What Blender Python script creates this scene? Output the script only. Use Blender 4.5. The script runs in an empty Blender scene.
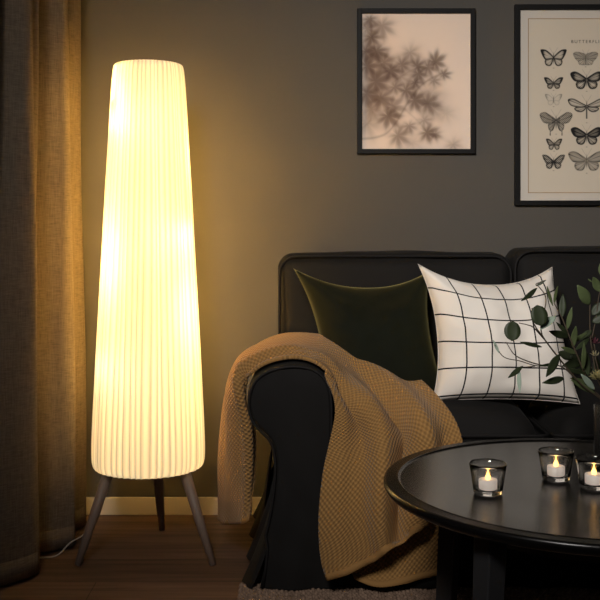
import bpy, bmesh, math, random
import numpy as np
from mathutils import Vector, Matrix, noise
random.seed(7)
C = bpy.context.scene.collection
PI = math.pi
H = 1.037          # camera height; the camera is level and looks along +Y
YW = 3.55          # distance of the back wall

def P(px, py, Y):
    return Vector(((px-300)/1000.0*Y, Y, H-(py-222)/1000.0*Y))

# ------------------------------------------------------------- materials
def lin(c):
    return tuple((v/12.92 if v <= .04045 else ((v+.055)/1.055)**2.4) for v in [x/255 for x in c])
def new_mat(name):
    m = bpy.data.materials.new(name); m.use_nodes = True
    nt = m.node_tree; b = nt.nodes['Principled BSDF']
    return m, nt, b
def mat(name, rgb, rough=.6, metal=0, sheen=0, spec=.5, noise_amt=0, noise_scale=20, bump=0, bump_scale=200, stretch=None, sheen_tint=None, coat=0):
    m, nt, b = new_mat(name)
    col = lin(rgb)+(1,)
    b.inputs['Base Color'].default_value = col
    b.inputs['Roughness'].default_value = rough
    b.inputs['Metallic'].default_value = metal
    b.inputs['Specular IOR Level'].default_value = spec
    b.inputs['Sheen Weight'].default_value = sheen
    b.inputs['Coat Weight'].default_value = coat
    if sheen_tint: b.inputs['Sheen Tint'].default_value = lin(sheen_tint)+(1,)
    if noise_amt or bump:
        tc = nt.nodes.new('ShaderNodeTexCoord'); mp = nt.nodes.new('ShaderNodeMapping')
        nt.links.new(tc.outputs['Object'], mp.inputs[0])
        if stretch: mp.inputs['Scale'].default_value = stretch
    if noise_amt:
        n = nt.nodes.new('ShaderNodeTexNoise'); n.inputs['Scale'].default_value = noise_scale; n.inputs['Detail'].default_value = 5
        nt.links.new(mp.outputs[0], n.inputs['Vector'])
        r = nt.nodes.new('ShaderNodeMapRange'); r.inputs[1].default_value=.3; r.inputs[2].default_value=.7
        r.inputs[3].default_value = 1-noise_amt; r.inputs[4].default_value = 1+noise_amt
        nt.links.new(n.outputs[0], r.inputs[0])
        mx = nt.nodes.new('ShaderNodeVectorMath'); mx.operation='SCALE'; mx.inputs[0].default_value = col[:3]
        nt.links.new(r.outputs[0], mx.inputs['Scale']); nt.links.new(mx.outputs[0], b.inputs['Base Color'])
    if bump:
        n2 = nt.nodes.new('ShaderNodeTexNoise'); n2.inputs['Scale'].default_value = bump_scale; n2.inputs['Detail'].default_value = 3
        nt.links.new(mp.outputs[0], n2.inputs['Vector'])
        bp = nt.nodes.new('ShaderNodeBump'); bp.inputs['Strength'].default_value = bump; bp.inputs['Distance'].default_value=.002
        nt.links.new(n2.outputs[0], bp.inputs['Height']); nt.links.new(bp.outputs[0], b.inputs['Normal'])
    return m

def math_node(nt, op, a, bb=None, c=None):
    n = nt.nodes.new('ShaderNodeMath'); n.operation = op
    for i, v in enumerate((a, bb, c)):
        if v is None: continue
        if isinstance(v, (int, float)): n.inputs[i].default_value = v
        else: nt.links.new(v, n.inputs[i])
    return n.outputs[0]

def linen_curtain():
    m, nt, b = new_mat('curtain_linen')
    tc = nt.nodes.new('ShaderNodeTexCoord')
    n1 = nt.nodes.new('ShaderNodeTexNoise'); n1.inputs['Scale'].default_value = 1; n1.inputs['Detail'].default_value = 3
    mp = nt.nodes.new('ShaderNodeMapping'); mp.inputs['Scale'].default_value = (40, 40, 420)
    nt.links.new(tc.outputs['Object'], mp.inputs[0]); nt.links.new(mp.outputs[0], n1.inputs['Vector'])
    n2 = nt.nodes.new('ShaderNodeTexNoise'); n2.inputs['Scale'].default_value = 1; n2.inputs['Detail'].default_value = 3
    mp2 = nt.nodes.new('ShaderNodeMapping'); mp2.inputs['Scale'].default_value = (500, 500, 20)
    nt.links.new(tc.outputs['Object'], mp2.inputs[0]); nt.links.new(mp2.outputs[0], n2.inputs['Vector'])
    s = math_node(nt, 'ADD', n1.outputs[0], n2.outputs[0])
    r = nt.nodes.new('ShaderNodeMapRange'); r.inputs[1].default_value=.7; r.inputs[2].default_value=1.3; r.inputs[3].default_value=.7; r.inputs[4].default_value=1.3
    nt.links.new(s, r.inputs[0])
    mx = nt.nodes.new('ShaderNodeVectorMath'); mx.operation='SCALE'; mx.inputs[0].default_value = lin((126,112,96))
    nt.links.new(r.outputs[0], mx.inputs['Scale'])
    nt.links.new(mx.outputs[0], b.inputs['Base Color'])
    b.inputs['Roughness'].default_value = .9; b.inputs['Specular IOR Level'].default_value = .15
    tr = nt.nodes.new('ShaderNodeBsdfTranslucent'); nt.links.new(mx.outputs[0], tr.inputs[0])
    ms = nt.nodes.new('ShaderNodeMixShader'); ms.inputs[0].default_value=.42
    nt.links.new(b.outputs[0], ms.inputs[1]); nt.links.new(tr.outputs[0], ms.inputs[2])
    nt.links.new(ms.outputs[0], nt.nodes['Material Output'].inputs[0])
    return m

def floor_mat():
    m, nt, b = new_mat('wood_floor')
    tc = nt.nodes.new('ShaderNodeTexCoord')
    sep = nt.nodes.new('ShaderNodeSeparateXYZ'); nt.links.new(tc.outputs['Object'], sep.inputs[0])
    row = math_node(nt, 'FLOOR', math_node(nt, 'DIVIDE', math_node(nt,'ADD',sep.outputs[1],.02), .145))
    fr = math_node(nt, 'FRACT', math_node(nt, 'DIVIDE', math_node(nt,'ADD',sep.outputs[1],.02), .145))
    wn = nt.nodes.new('ShaderNodeTexWhiteNoise'); wn.noise_dimensions='1D'; nt.links.new(row, wn.inputs['W'])
    xs = math_node(nt, 'ADD', sep.outputs[0], math_node(nt, 'MULTIPLY', wn.outputs[0], 3.0))
    fx = math_node(nt, 'FRACT', math_node(nt, 'DIVIDE', xs, 1.9))
    comb = nt.nodes.new('ShaderNodeCombineXYZ')
    nt.links.new(math_node(nt,'MULTIPLY',xs,2.2), comb.inputs[0]); nt.links.new(math_node(nt,'MULTIPLY',sep.outputs[1],34), comb.inputs[1]); nt.links.new(math_node(nt,'MULTIPLY',row,7.3), comb.inputs[2])
    n = nt.nodes.new('ShaderNodeTexNoise'); n.inputs['Scale'].default_value=1; n.inputs['Detail'].default_value=6; n.inputs['Distortion'].default_value=.6
    nt.links.new(comb.outputs[0], n.inputs['Vector'])
    cr = nt.nodes.new('ShaderNodeValToRGB')
    cr.color_ramp.elements[0].position=.3; cr.color_ramp.elements[0].color = lin((70,52,42))+(1,)
    cr.color_ramp.elements[1].position=.72; cr.color_ramp.elements[1].color = lin((116,90,74))+(1,)
    nt.links.new(n.outputs[0], cr.inputs[0])
    wv = math_node(nt, 'MULTIPLY_ADD', wn.outputs[0], .4, .8)
    g1 = math_node(nt, 'GREATER_THAN', fr, .018); g2 = math_node(nt, 'GREATER_THAN', fx, .0015)
    gap = math_node(nt, 'MULTIPLY_ADD', math_node(nt,'MULTIPLY',g1,g2), .65, .35)
    mx = nt.nodes.new('ShaderNodeVectorMath'); mx.operation='SCALE'
    nt.links.new(cr.outputs[0], mx.inputs[0]); nt.links.new(math_node(nt,'MULTIPLY',wv,gap), mx.inputs['Scale'])
    nt.links.new(mx.outputs[0], b.inputs['Base Color'])
    b.inputs['Roughness'].default_value=.55; b.inputs['Specular IOR Level'].default_value=.3
    bp = nt.nodes.new('ShaderNodeBump'); bp.inputs['Strength'].default_value=.25; bp.inputs['Distance'].default_value=.001
    nt.links.new(n.outputs[0], bp.inputs['Height']); nt.links.new(bp.outputs[0], b.inputs['Normal'])
    return m

def knit_mat(name, rgb):
    # raised seed stitch, driven by the cloth's own UV (1 unit = 1 m)
    m, nt, b = new_mat(name)
    uv = nt.nodes.new('ShaderNodeUVMap')
    sep = nt.nodes.new('ShaderNodeSeparateXYZ'); nt.links.new(uv.outputs[0], sep.inputs[0])
    k = 2*PI/.0138
    su = math_node(nt,'SINE', math_node(nt,'MULTIPLY', sep.outputs[0], k))
    sv = math_node(nt,'SINE', math_node(nt,'MULTIPLY', sep.outputs[1], k))
    h = math_node(nt,'MULTIPLY', su, sv)
    h = math_node(nt,'MULTIPLY_ADD', h, .5, .5)
    ramp = nt.nodes.new('ShaderNodeMapRange'); ramp.inputs[1].default_value=.15; ramp.inputs[2].default_value=.85; ramp.inputs[3].default_value=.70; ramp.inputs[4].default_value=1.12  # stitch shade painted into the colour: hollows darker, raised seeds lighter
    nt.links.new(h, ramp.inputs[0])
    mx = nt.nodes.new('ShaderNodeVectorMath'); mx.operation='SCALE'; mx.inputs[0].default_value = lin(rgb)
    nt.links.new(ramp.outputs[0], mx.inputs['Scale']); nt.links.new(mx.outputs[0], b.inputs['Base Color'])
    b.inputs['Roughness'].default_value=.95; b.inputs['Specular IOR Level'].default_value=.1
    b.inputs['Sheen Weight'].default_value=.15
    bp = nt.nodes.new('ShaderNodeBump'); bp.inputs['Strength'].default_value=.9; bp.inputs['Distance'].default_value=.004
    nt.links.new(h, bp.inputs['Height']); nt.links.new(bp.outputs[0], b.inputs['Normal'])
    return m

def grid_cushion_mat():
    m, nt, b = new_mat('white_linen_black_grid')
    uv = nt.nodes.new('ShaderNodeUVMap')
    tc = nt.nodes.new('ShaderNodeTexCoord')
    sep = nt.nodes.new('ShaderNodeSeparateXYZ'); nt.links.new(uv.outputs[0], sep.inputs[0])
    def line(s, per, off):
        f = math_node(nt,'FRACT', math_node(nt,'ADD', math_node(nt,'DIVIDE', s, per), off))
        return math_node(nt,'LESS_THAN', math_node(nt,'ABSOLUTE', math_node(nt,'SUBTRACT', f, .5)), .028)
    l = math_node(nt,'MAXIMUM', line(sep.outputs[0], .178, .55), line(sep.outputs[1], .198, .34))
    n = nt.nodes.new('ShaderNodeTexNoise'); n.inputs['Scale'].default_value=260; nt.links.new(tc.outputs['Object'], n.inputs['Vector'])
    mix = nt.nodes.new('ShaderNodeMix'); mix.data_type='RGBA'
    mix.inputs[6].default_value = lin((240,232,222))+(1,); mix.inputs[7].default_value = lin((24,22,26))+(1,)
    nt.links.new(l, mix.inputs[0]); nt.links.new(mix.outputs[2], b.inputs['Base Color'])
    b.inputs['Roughness'].default_value=.9; b.inputs['Specular IOR Level'].default_value=.15
    bp = nt.nodes.new('ShaderNodeBump'); bp.inputs['Strength'].default_value=.3; bp.inputs['Distance'].default_value=.001
    nt.links.new(n.outputs[0], bp.inputs['Height']); nt.links.new(bp.outputs[0], b.inputs['Normal'])
    return m

def shade_mat():
    m, nt, b = new_mat('pleated_shade_fabric')
    nt.nodes.remove(b)
    d = nt.nodes.new('ShaderNodeBsdfDiffuse'); d.inputs[0].default_value = (.80,.74,.60,1)
    t = nt.nodes.new('ShaderNodeBsdfTranslucent'); t.inputs[0].default_value = (.86,.78,.58,1)
    # doubled cloth at each pleat fold lets less light through; painted glow darkened there too (UV x = pleat position)
    uv = nt.nodes.new('ShaderNodeUVMap'); sp = nt.nodes.new('ShaderNodeSeparateXYZ'); nt.links.new(uv.outputs[0], sp.inputs[0])
    fr = math_node(nt,'FRACT', sp.outputs[0])
    prof = nt.nodes.new('ShaderNodeValToRGB'); cr = prof.color_ramp
    cr.elements[0].position=0; cr.elements[0].color=(.40,.40,.40,1); cr.elements[1].position=1; cr.elements[1].color=(.5,.5,.5,1)
    for p_,v_ in ((.10,.70),(.45,1.0),(.75,.95),(.93,.62)):
        q=cr.elements.new(p_); q.color=(v_,v_,v_,1)
    nt.links.new(fr, prof.inputs[0])
    wn = nt.nodes.new('ShaderNodeTexWhiteNoise'); wn.noise_dimensions='1D'; nt.links.new(math_node(nt,'FLOOR',sp.outputs[0]), wn.inputs['W'])
    dens = math_node(nt,'MULTIPLY', prof.outputs[0], math_node(nt,'MULTIPLY_ADD', wn.outputs[0], .16, .86))
    e = nt.nodes.new('ShaderNodeEmission'); e.inputs[0].default_value = (1,.92,.66,1)
    nt.links.new(math_node(nt,'MULTIPLY', dens, SHADE_E), e.inputs[1])
    tcol = nt.nodes.new('ShaderNodeVectorMath'); tcol.operation='SCALE'; tcol.inputs[0].default_value=(.86,.80,.66)
    nt.links.new(dens, tcol.inputs['Scale']); nt.links.new(tcol.outputs[0], t.inputs[0])
    ms = nt.nodes.new('ShaderNodeMixShader'); ms.inputs[0].default_value=.6
    nt.links.new(d.outputs[0], ms.inputs[1]); nt.links.new(t.outputs[0], ms.inputs[2])
    ad = nt.nodes.new('ShaderNodeAddShader'); nt.links.new(ms.outputs[0], ad.inputs[0]); nt.links.new(e.outputs[0], ad.inputs[1])
    nt.links.new(ad.outputs[0], nt.nodes['Material Output'].inputs[0])
    return m
def emis(name, rgb, s):
    m, nt, b = new_mat(name); nt.nodes.remove(b)
    e = nt.nodes.new('ShaderNodeEmission'); e.inputs[0].default_value = tuple(rgb)+(1,); e.inputs[1].default_value = s
    nt.links.new(e.outputs[0], nt.nodes['Material Output'].inputs[0]); return m
def glass(name, col=(1,1,1), rough=0.0):
    m, nt, b = new_mat(name)
    b.inputs['Transmission Weight'].default_value = 1; b.inputs['Roughness'].default_value = rough; b.inputs['IOR'].default_value = 1.47
    b.inputs['Base Color'].default_value = tuple(col)+(1,); return m
def attr_mat(name):
    m, nt, b = new_mat(name)
    a = nt.nodes.new('ShaderNodeAttribute'); a.attribute_name = 'print'
    nt.links.new(a.outputs['Color'], b.inputs['Base Color']); b.inputs['Roughness'].default_value=.6; b.inputs['Specular IOR Level'].default_value=.25
    return m

SHADE_E = .36
BULB_E = 12
M = dict(
 wall = mat('wall_paint', (84,80,75), .75, spec=.25, noise_amt=.03, noise_scale=3, bump=.08, bump_scale=160),
 ceil = mat('ceiling_paint', (190,188,182), .9),
 base = mat('baseboard_paint', (225,212,190), .5),
 floor = floor_mat(),
 curtain = linen_curtain(),
 shade = shade_mat(),
 bulb = emis('bulb_glow', (1,.86,.62), BULB_E),
 leg = mat('lamp_leg_wood', (122,103,90), .55, noise_amt=.1, noise_scale=8, stretch=(20,20,1)),
 lampmetal = mat('lamp_metal', (210,205,195), .5),
 cord = mat('white_cord', (170,158,146), .5),
 sofa = mat('black_sofa_cotton', (21,19,18), .8, spec=.25, sheen=.01, noise_amt=.12, noise_scale=6, bump=.12, bump_scale=400),
 piping = mat('black_piping', (22,20,20), .7, spec=.25),
 green = mat('green_velvet', (19,22,14), .8, spec=.1, sheen=.6, sheen_tint=(170,160,105), noise_amt=.25, noise_scale=5),
 grid = grid_cushion_mat(),
 throw = knit_mat('mustard_knit', (164,124,74)),
 hem = mat('throw_hem', (156,118,72), .95, spec=.1, bump=.6, bump_scale=300),
 table = mat('black_table_lacquer', (13,12,12), .27, spec=.38),
 tleg = mat('black_table_leg', (42,42,44), .45),
 glass = glass('clear_glass'),
 vase = glass('grey_glass', (.85,.82,.76), .22),
 water = glass('vase_water'),
 wax = mat('white_tealight_plastic', (240,235,228), .5),
 flame = emis('flame_glow', (1,.50,.11), 5),
 frame = mat('black_frame', (10,9,9), .55, spec=.2),
 mount = mat('mat_board', (205,196,184), .8),
 gold = mat('gold_line', (150,110,60), .5),
 ink = mat('print_ink', (60,55,52), .8),
 print = attr_mat('printed_paper'),
 rug = mat('rug_loops', (134,112,96), .95, spec=.1, noise_amt=.35, noise_scale=60),
 leafdark = mat('leaf_dark_green', (46,54,34), .5, spec=.3, noise_amt=.25, noise_scale=40),
 leafmid = mat('leaf_mid_green', (82,93,60), .5, spec=.3, noise_amt=.2, noise_scale=40),
 leafpale = mat('leaf_pale_teal', (150,166,150), .6, spec=.3, noise_amt=.1, noise_scale=40),
 stem = mat('stem_brown', (74,62,48), .7),
 pink = mat('pink_petals', (112,58,70), .7),
 cream = mat('cream_petals', (150,142,112), .7),
 yellow = mat('yellow_petals', (142,134,88), .7),
 rail = mat('curtain_rail_metal', (120,115,110), .4, metal=.6),
)

# faint emission put into the body, standing in for light through the plastic
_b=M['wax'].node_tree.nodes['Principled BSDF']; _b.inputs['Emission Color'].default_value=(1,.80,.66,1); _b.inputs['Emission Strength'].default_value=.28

# --------------------------------------------------------------- builders
def wloc(o):
    v = Vector((0,0,0))
    while o: v = v + o.location; o = o.parent
    return v
def obj(name, verts, faces, m, parent=None, smooth=True, uvs=None, origin=None):
    vs = [Vector(v) for v in verts]
    if parent: o0 = wloc(parent)
    elif origin is not None: o0 = Vector(origin)
    else:
        o0 = Vector((sum(v.x for v in vs)/len(vs), sum(v.y for v in vs)/len(vs), min(v.z for v in vs)))
    me = bpy.data.meshes.new(name)
    me.from_pydata([tuple(v-o0) for v in vs], [], faces)
    if smooth: me.polygons.foreach_set('use_smooth', [True]*len(me.polygons))
    if uvs:
        l = me.uv_layers.new(name='UVMap')
        vi = np.empty(len(me.loops), dtype=np.int32); me.loops.foreach_get('vertex_index', vi)
        l.data.foreach_set('uv', np.array(uvs, dtype=np.float32)[vi].ravel())
    me.materials.append(m); me.update()
    o = bpy.data.objects.new(name, me); C.objects.link(o)
    if parent: o.parent = parent
    else: o.location = o0
    return o
def thing(name, label, cat, loc, group=None):
    o = bpy.data.objects.new(name, None); C.objects.link(o); o.location = loc
    o.empty_display_size = .05
    return tag(o, label, cat, group)
def tag(o, label, cat, group=None):
    o['label'] = label; o['category'] = cat
    if group: o['group'] = group
    return o
def struct(o):
    o['kind'] = 'structure'; return o

class G:
    def __init__(s): s.v=[]; s.f=[]; s.uv=[]
    def add(s, v, f, uv=None):
        n=len(s.v); s.v += list(v); s.f += [tuple(i+n for i in q) for q in f]
        if uv: s.uv += uv
        return s
def box(x0,y0,z0,x1,y1,z1, bev=0, seg=2, cuts=0):
    bm = bmesh.new(); bmesh.ops.create_cube(bm, size=1)
    for v in bm.verts: v.co = Vector(((x0+x1)/2+v.co.x*(x1-x0), (y0+y1)/2+v.co.y*(y1-y0), (z0+z1)/2+v.co.z*(z1-z0)))
    if bev: bmesh.ops.bevel(bm, geom=bm.edges[:], offset=bev, segments=seg, affect='EDGES', profile=.5)
    if cuts: bmesh.ops.subdivide_edges(bm, edges=bm.edges[:], cuts=cuts, use_grid_fill=True)
    bm.verts.ensure_lookup_table()
    r = ([v.co.copy() for v in bm.verts], [tuple(v.index for v in f.verts) for f in bm.faces]); bm.free(); return r
def lathe(prof, cx, cy, seg=48, cap0=False, cap1=False):
    v=[]; f=[]; n=len(prof)
    for i in range(seg):
        a=2*PI*i/seg
        for r,z in prof: v.append(Vector((cx+r*math.cos(a), cy+r*math.sin(a), z)))
    for i in range(seg):
        j=(i+1)%seg
        for k in range(n-1): f.append((i*n+k, j*n+k, j*n+k+1, i*n+k+1))
    if cap0: f.append(tuple(i*n for i in range(seg))[::-1])
    if cap1: f.append(tuple(i*n+n-1 for i in range(seg)))
    return v,f
def catmull(pts, n):
    pts=[Vector(p) for p in pts]; out=[]
    q=[pts[0]*2-pts[1]]+pts+[pts[-1]*2-pts[-2]]
    for i in range(1,len(q)-2):
        for k in range(n):
            t=k/n; p0,p1,p2,p3=q[i-1],q[i],q[i+1],q[i+2]
            out.append(.5*((2*p1)+(p2-p0)*t+(2*p0-5*p1+4*p2-p3)*t*t+(3*p1-p0-3*p2+p3)*t*t*t))
    out.append(pts[-1]); return out
def tube(pts, r, seg=8, closed=False):
    pts=[Vector(p) for p in pts]; n=len(pts); v=[]; f=[]; prev=None
    for i,p in enumerate(pts):
        a=pts[i-1] if (i>0 or closed) else p; b=pts[(i+1)%n] if (i<n-1 or closed) else p
        t=(b-a).normalized()
        if prev is None: u=t.orthogonal().normalized()
        else:
            u=prev-t*prev.dot(t); u=u.normalized() if u.length>1e-6 else t.orthogonal().normalized()
        prev=u; w=t.cross(u); rr=r[i] if isinstance(r,(list,tuple)) else r
        for k in range(seg):
            an=2*PI*k/seg; v.append(p+(u*math.cos(an)+w*math.sin(an))*rr)
    for i in range(n if closed else n-1):
        j=(i+1)%n
        for k in range(seg): f.append((i*seg+k, i*seg+(k+1)%seg, j*seg+(k+1)%seg, j*seg+k))
    if not closed: f.append(tuple(range(seg))[::-1]); f.append(tuple((n-1)*seg+k for k in range(seg)))
    return v,f
def cr1(vals, t):
    # Catmull-Rom over a numpy array of control rows; t in [0,1]
    n=len(vals)-1; x=min(max(t,0),1)*n; i=min(int(x),n-1); u=x-i
    p1,p2=vals[i],vals[i+1]; p0=vals[i-1] if i>0 else 2*p1-p2; p3=vals[i+2] if i+2<=n else 2*p2-p1
    return .5*((2*p1)+(p2-p0)*u+(2*p0-5*p1+4*p2-p3)*u*u+(3*p1-p0-3*p2+p3)*u**3)
def gridfaces(nu,nv,off=0):
    return [(off+i*nv+j, off+(i+1)*nv+j, off+(i+1)*nv+j+1, off+i*nv+j+1) for i in range(nu-1) for j in range(nv-1)]
def mod_solid(o, th, off=0):
    m=o.modifiers.new('thickness','SOLIDIFY'); m.thickness=th; m.offset=off; return o
def subd(o, n=1):
    m=o.modifiers.new('smooth','SUBSURF'); m.levels=n; m.render_levels=n; return o
def bevmod(o,w,seg=2):
    m=o.modifiers.new('bevel','BEVEL'); m.width=w; m.segments=seg; m.limit_method='ANGLE'; return o

# ------------------------------------------------------------------ room
XL=-1.12; XR=2.6; YF=-1.6; ZC=2.5
struct(obj('floor', *box(XL-.1,YF,-.05,XR+.1,YW+.1,0), M['floor'], smooth=False, origin=(0,0,0)))
struct(obj('ceiling', *box(XL-.1,YF,ZC,XR+.1,YW+.1,ZC+.05), M['ceil'], smooth=False))
struct(obj('wall_back', *box(XL,YW,0,XR,YW+.1,ZC), M['wall'], smooth=False))
struct(obj('wall_left', *box(XL-.1,YF,0,XL,YW+.1,ZC), M['wall'], smooth=False))
struct(obj('wall_right', *box(XR,YF,0,XR+.1,YW+.1,ZC), M['wall'], smooth=False))
def baseboard(name,x0,y0,x1,y1):
    struct(bevmod(obj(name, *box(x0,y0,0,x1,y1,.062), M['base'], smooth=False), .003))
baseboard('baseboard_back', XL,YW-.014,XR,YW)
baseboard('baseboard_left', XL,YF,XL+.014,YW-.014)
baseboard('baseboard_right', XR-.014,YF,XR,YW-.014)

# --------------------------------------------------------------- curtain
top=[(-75,2.52),(-38,2.66),(-4,2.72),(-14,2.80),(30,2.88),(28,2.93),(38,2.97),(37,3.03),(14,3.08),(50,3.14),(65,3.17),(66,3.22),(58,3.27),(78,3.34),(77,3.40),(58,3.46)]
bot=[(-75,2.48),(-40,2.62),(-16,2.74),(0,2.815),(34,2.90),(38,2.95),(33,3.0),(22,3.05),(34,3.09),(56,3.13),(74,3.17),(74,3.22),(66,3.27),(84,3.38),(84,3.43),(68,3.47)]
def plan(l): return [Vector(((p-300)/1000*y, y, 0)) for p,y in l]
tp=catmull(plan(top),10); bp_=catmull(plan(bot),10)
nz=70; v=[]; ZT=2.40
for k in range(nz):
    t=k/(nz-1); z=.012+(ZT-.012)*t
    w=min(1,(z/1.75))**1.1
    for i in range(len(tp)):
        p=bp_[i].lerp(tp[i],w); n_=noise.noise(Vector((i*.11,z*1.3,3)))*.008
        hz=z + (0 if k else 0)
        v.append(Vector((p.x+n_, p.y+noise.noise(Vector((i*.13,z*1.5,9)))*.008, hz)))
cur=thing('curtain','heavy grey-brown linen curtain hanging in deep folds at the left edge, reaching the floor','curtain',(-.85,3.0,0))
c=obj('curtain_fabric', v, gridfaces(nz,len(tp)), M['curtain'], cur); mod_solid(c,.003)
hemv=[]
for dz in (.0,.07):
    pass
c=obj('bottom_hem', [v[0*len(tp)+i]*1.0+Vector((.0,-.0022,0)) for i in range(len(tp))]+[Vector((v[2*len(tp)+i].x, v[2*len(tp)+i].y-.0022, .075)) for i in range(len(tp))],
      gridfaces(2,len(tp)), M['curtain'], cur); mod_solid(c,.002)
rl=thing('curtain_rail','slim metal ceiling rail that carries the linen curtain','curtain rail',(-.85,3.0,ZC-.02))
obj('rail', *box(-1.02,2.2,ZC-.02,-.74,3.5,ZC), M['rail'], rl, smooth=False)
for i in range(8):
    y=2.5+i*.13
    obj('glider', *tube([(-.86,y,ZC-.02),(-.86,y,2.39)], .006, 6), M['rail'], rl)

# ------------------------------------------------------------ floor lamp
LX,LY=-.474,3.13
lamp=thing('floor_lamp','tall glowing floor lamp with cream pleated cone shade on three wooden legs','floor lamp',(LX,LY,0))
prof=[(.158,.272),(.168,.276),(.1745,.292),(.176,.33),(.174,.40),(.169,.50),(.162,.64),(.153,.80),(.144,.96),(.1355,1.12),(.127,1.26),(.119,1.40),(.114,1.475),(.110,1.512),(.106,1.526),(.098,1.530)]
pp=catmull([(r,z,0) for r,z in prof],4)
NP=54; SPP=6; seg=NP*SPP; v=[]; suv=[]
jit=[random.uniform(-.35,.35) for _ in range(NP)]; amp=[random.uniform(.55,1.25) for _ in range(NP)]
for q in pp:
    r,z=q.x,q.y
    for i_ in range(seg+1):
        i=i_%seg; suv.append((i_/SPP+.0001, z))
        k=i//SPP; u=(i%SPP)/SPP
        a=2*PI*(k+u+ (jit[k]*(1-u)+jit[(k+1)%NP]*u) + .12*math.sin(z*4+k))/NP
        d=abs(math.sin(PI*u))**.8*amp[k]*.0062*(r/.15)
        lean=.18*(z-.9)  # pleats lean slightly round the cone
        v.append(Vector((LX+(r-d)*math.cos(a+lean*.15), LY+(r-d)*math.sin(a+lean*.15), z)))
f=[]
for j in range(len(pp)-1):
    for i in range(seg): f.append((j*(seg+1)+i, j*(seg+1)+i+1, (j+1)*(seg+1)+i+1, (j+1)*(seg+1)+i))
obj('lamp_shade', v, f, M['shade'], lamp, uvs=suv)
for z,r in ((.278,.156),(1.518,.098)):
    obj('shade_ring', *tube([(LX+r*math.cos(2*PI*i/64), LY+r*math.sin(2*PI*i/64), z) for i in range(64)], .0035, 6, True), M['lampmetal'], lamp)
for z,yaw in ((.58,20),(.76,-65),(.92,75),(1.08,0),(1.24,-30),(1.40,70)):   # spots added inside the shade to strengthen the glow on wall, curtain and sofa
    l=bpy.data.lights.new('added_glow_spot','SPOT'); l.energy=(26 if yaw>=60 else 17); l.color=(1,.61,.15); l.spot_size=math.radians(180); l.spot_blend=.4; l.shadow_soft_size=.03
    o=bpy.data.objects.new('added_glow_spot',l); C.objects.link(o); o.parent=lamp; o.location=(0,.012,z); o.rotation_euler=(PI/2,0,math.radians(yaw))
obj('base_plate', *lathe([(.0005,.278),(.146,.278),(.149,.281),(.149,.287),(.0005,.287)],LX,LY,48), M['lampmetal'], lamp)
obj('pole', *tube([(LX,LY,.27),(LX,LY,1.50)], .008, 10), M['lampmetal'], lamp)
for a in (0,2*PI/3,4*PI/3):
    obj('spoke', *tube([(LX,LY,1.50),(LX+.096*math.cos(a),LY+.096*math.sin(a),1.518)], .003, 6), M['lampmetal'], lamp)
for (dx,dy,z) in ((-.062,-.03,1.335),(.075,-.03,.985),(-.085,-.045,.585)):
    b=obj('light_bulb', *lathe([(.0005,z-.03),(.018,z-.024),(.029,z-.006),(.028,z+.010),(.016,z+.028),(.012,z+.036)],LX+dx,LY+dy,20,True,True), M['bulb'], lamp)
    obj('socket', *lathe([(.013,z+.036),(.014,z+.075),(.001,z+.078)],LX+dx,LY+dy,16,True), M['lampmetal'], b)
    obj('socket_arm', *tube([(LX,LY,z+.085),(LX+dx,LY+dy,z+.076)], .004, 6), M['lampmetal'], b)
feet=[P(77.5,565,3.022),P(213,565,3.022),P(162,530,3.367)]
cen=Vector((LX,LY,0))
for ft in feet:
    ft.z=0; d=(ft-cen); topp=Vector((LX+d.x*.56,LY+d.y*.56,.277))
    obj('leg', *tube([topp,topp.lerp(ft,.5),ft+Vector((0,0,.0))], [.0175,.015,.0105], 16), M['leg'], lamp)
cp=[Vector((LX-.1,LY+.05,.262)),P(95,520,3.12),P(84,534,3.12),P(70,543,3.12),P(57,549,3.1),P(42,553,3.08),P(30,553,3.08),P(10,553,3.12)]
cp[0]=Vector((LX-.12,LY+.03,.262)); cp[1]=Vector((LX-.155,LY+.0,.12))
for q in cp[3:]: q.z=max(q.z,.0035)
for q in cp[4:]: q.z=.0035
obj('cord', *tube(catmull(cp,8), .0023, 8), M['cord'], lamp)

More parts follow.
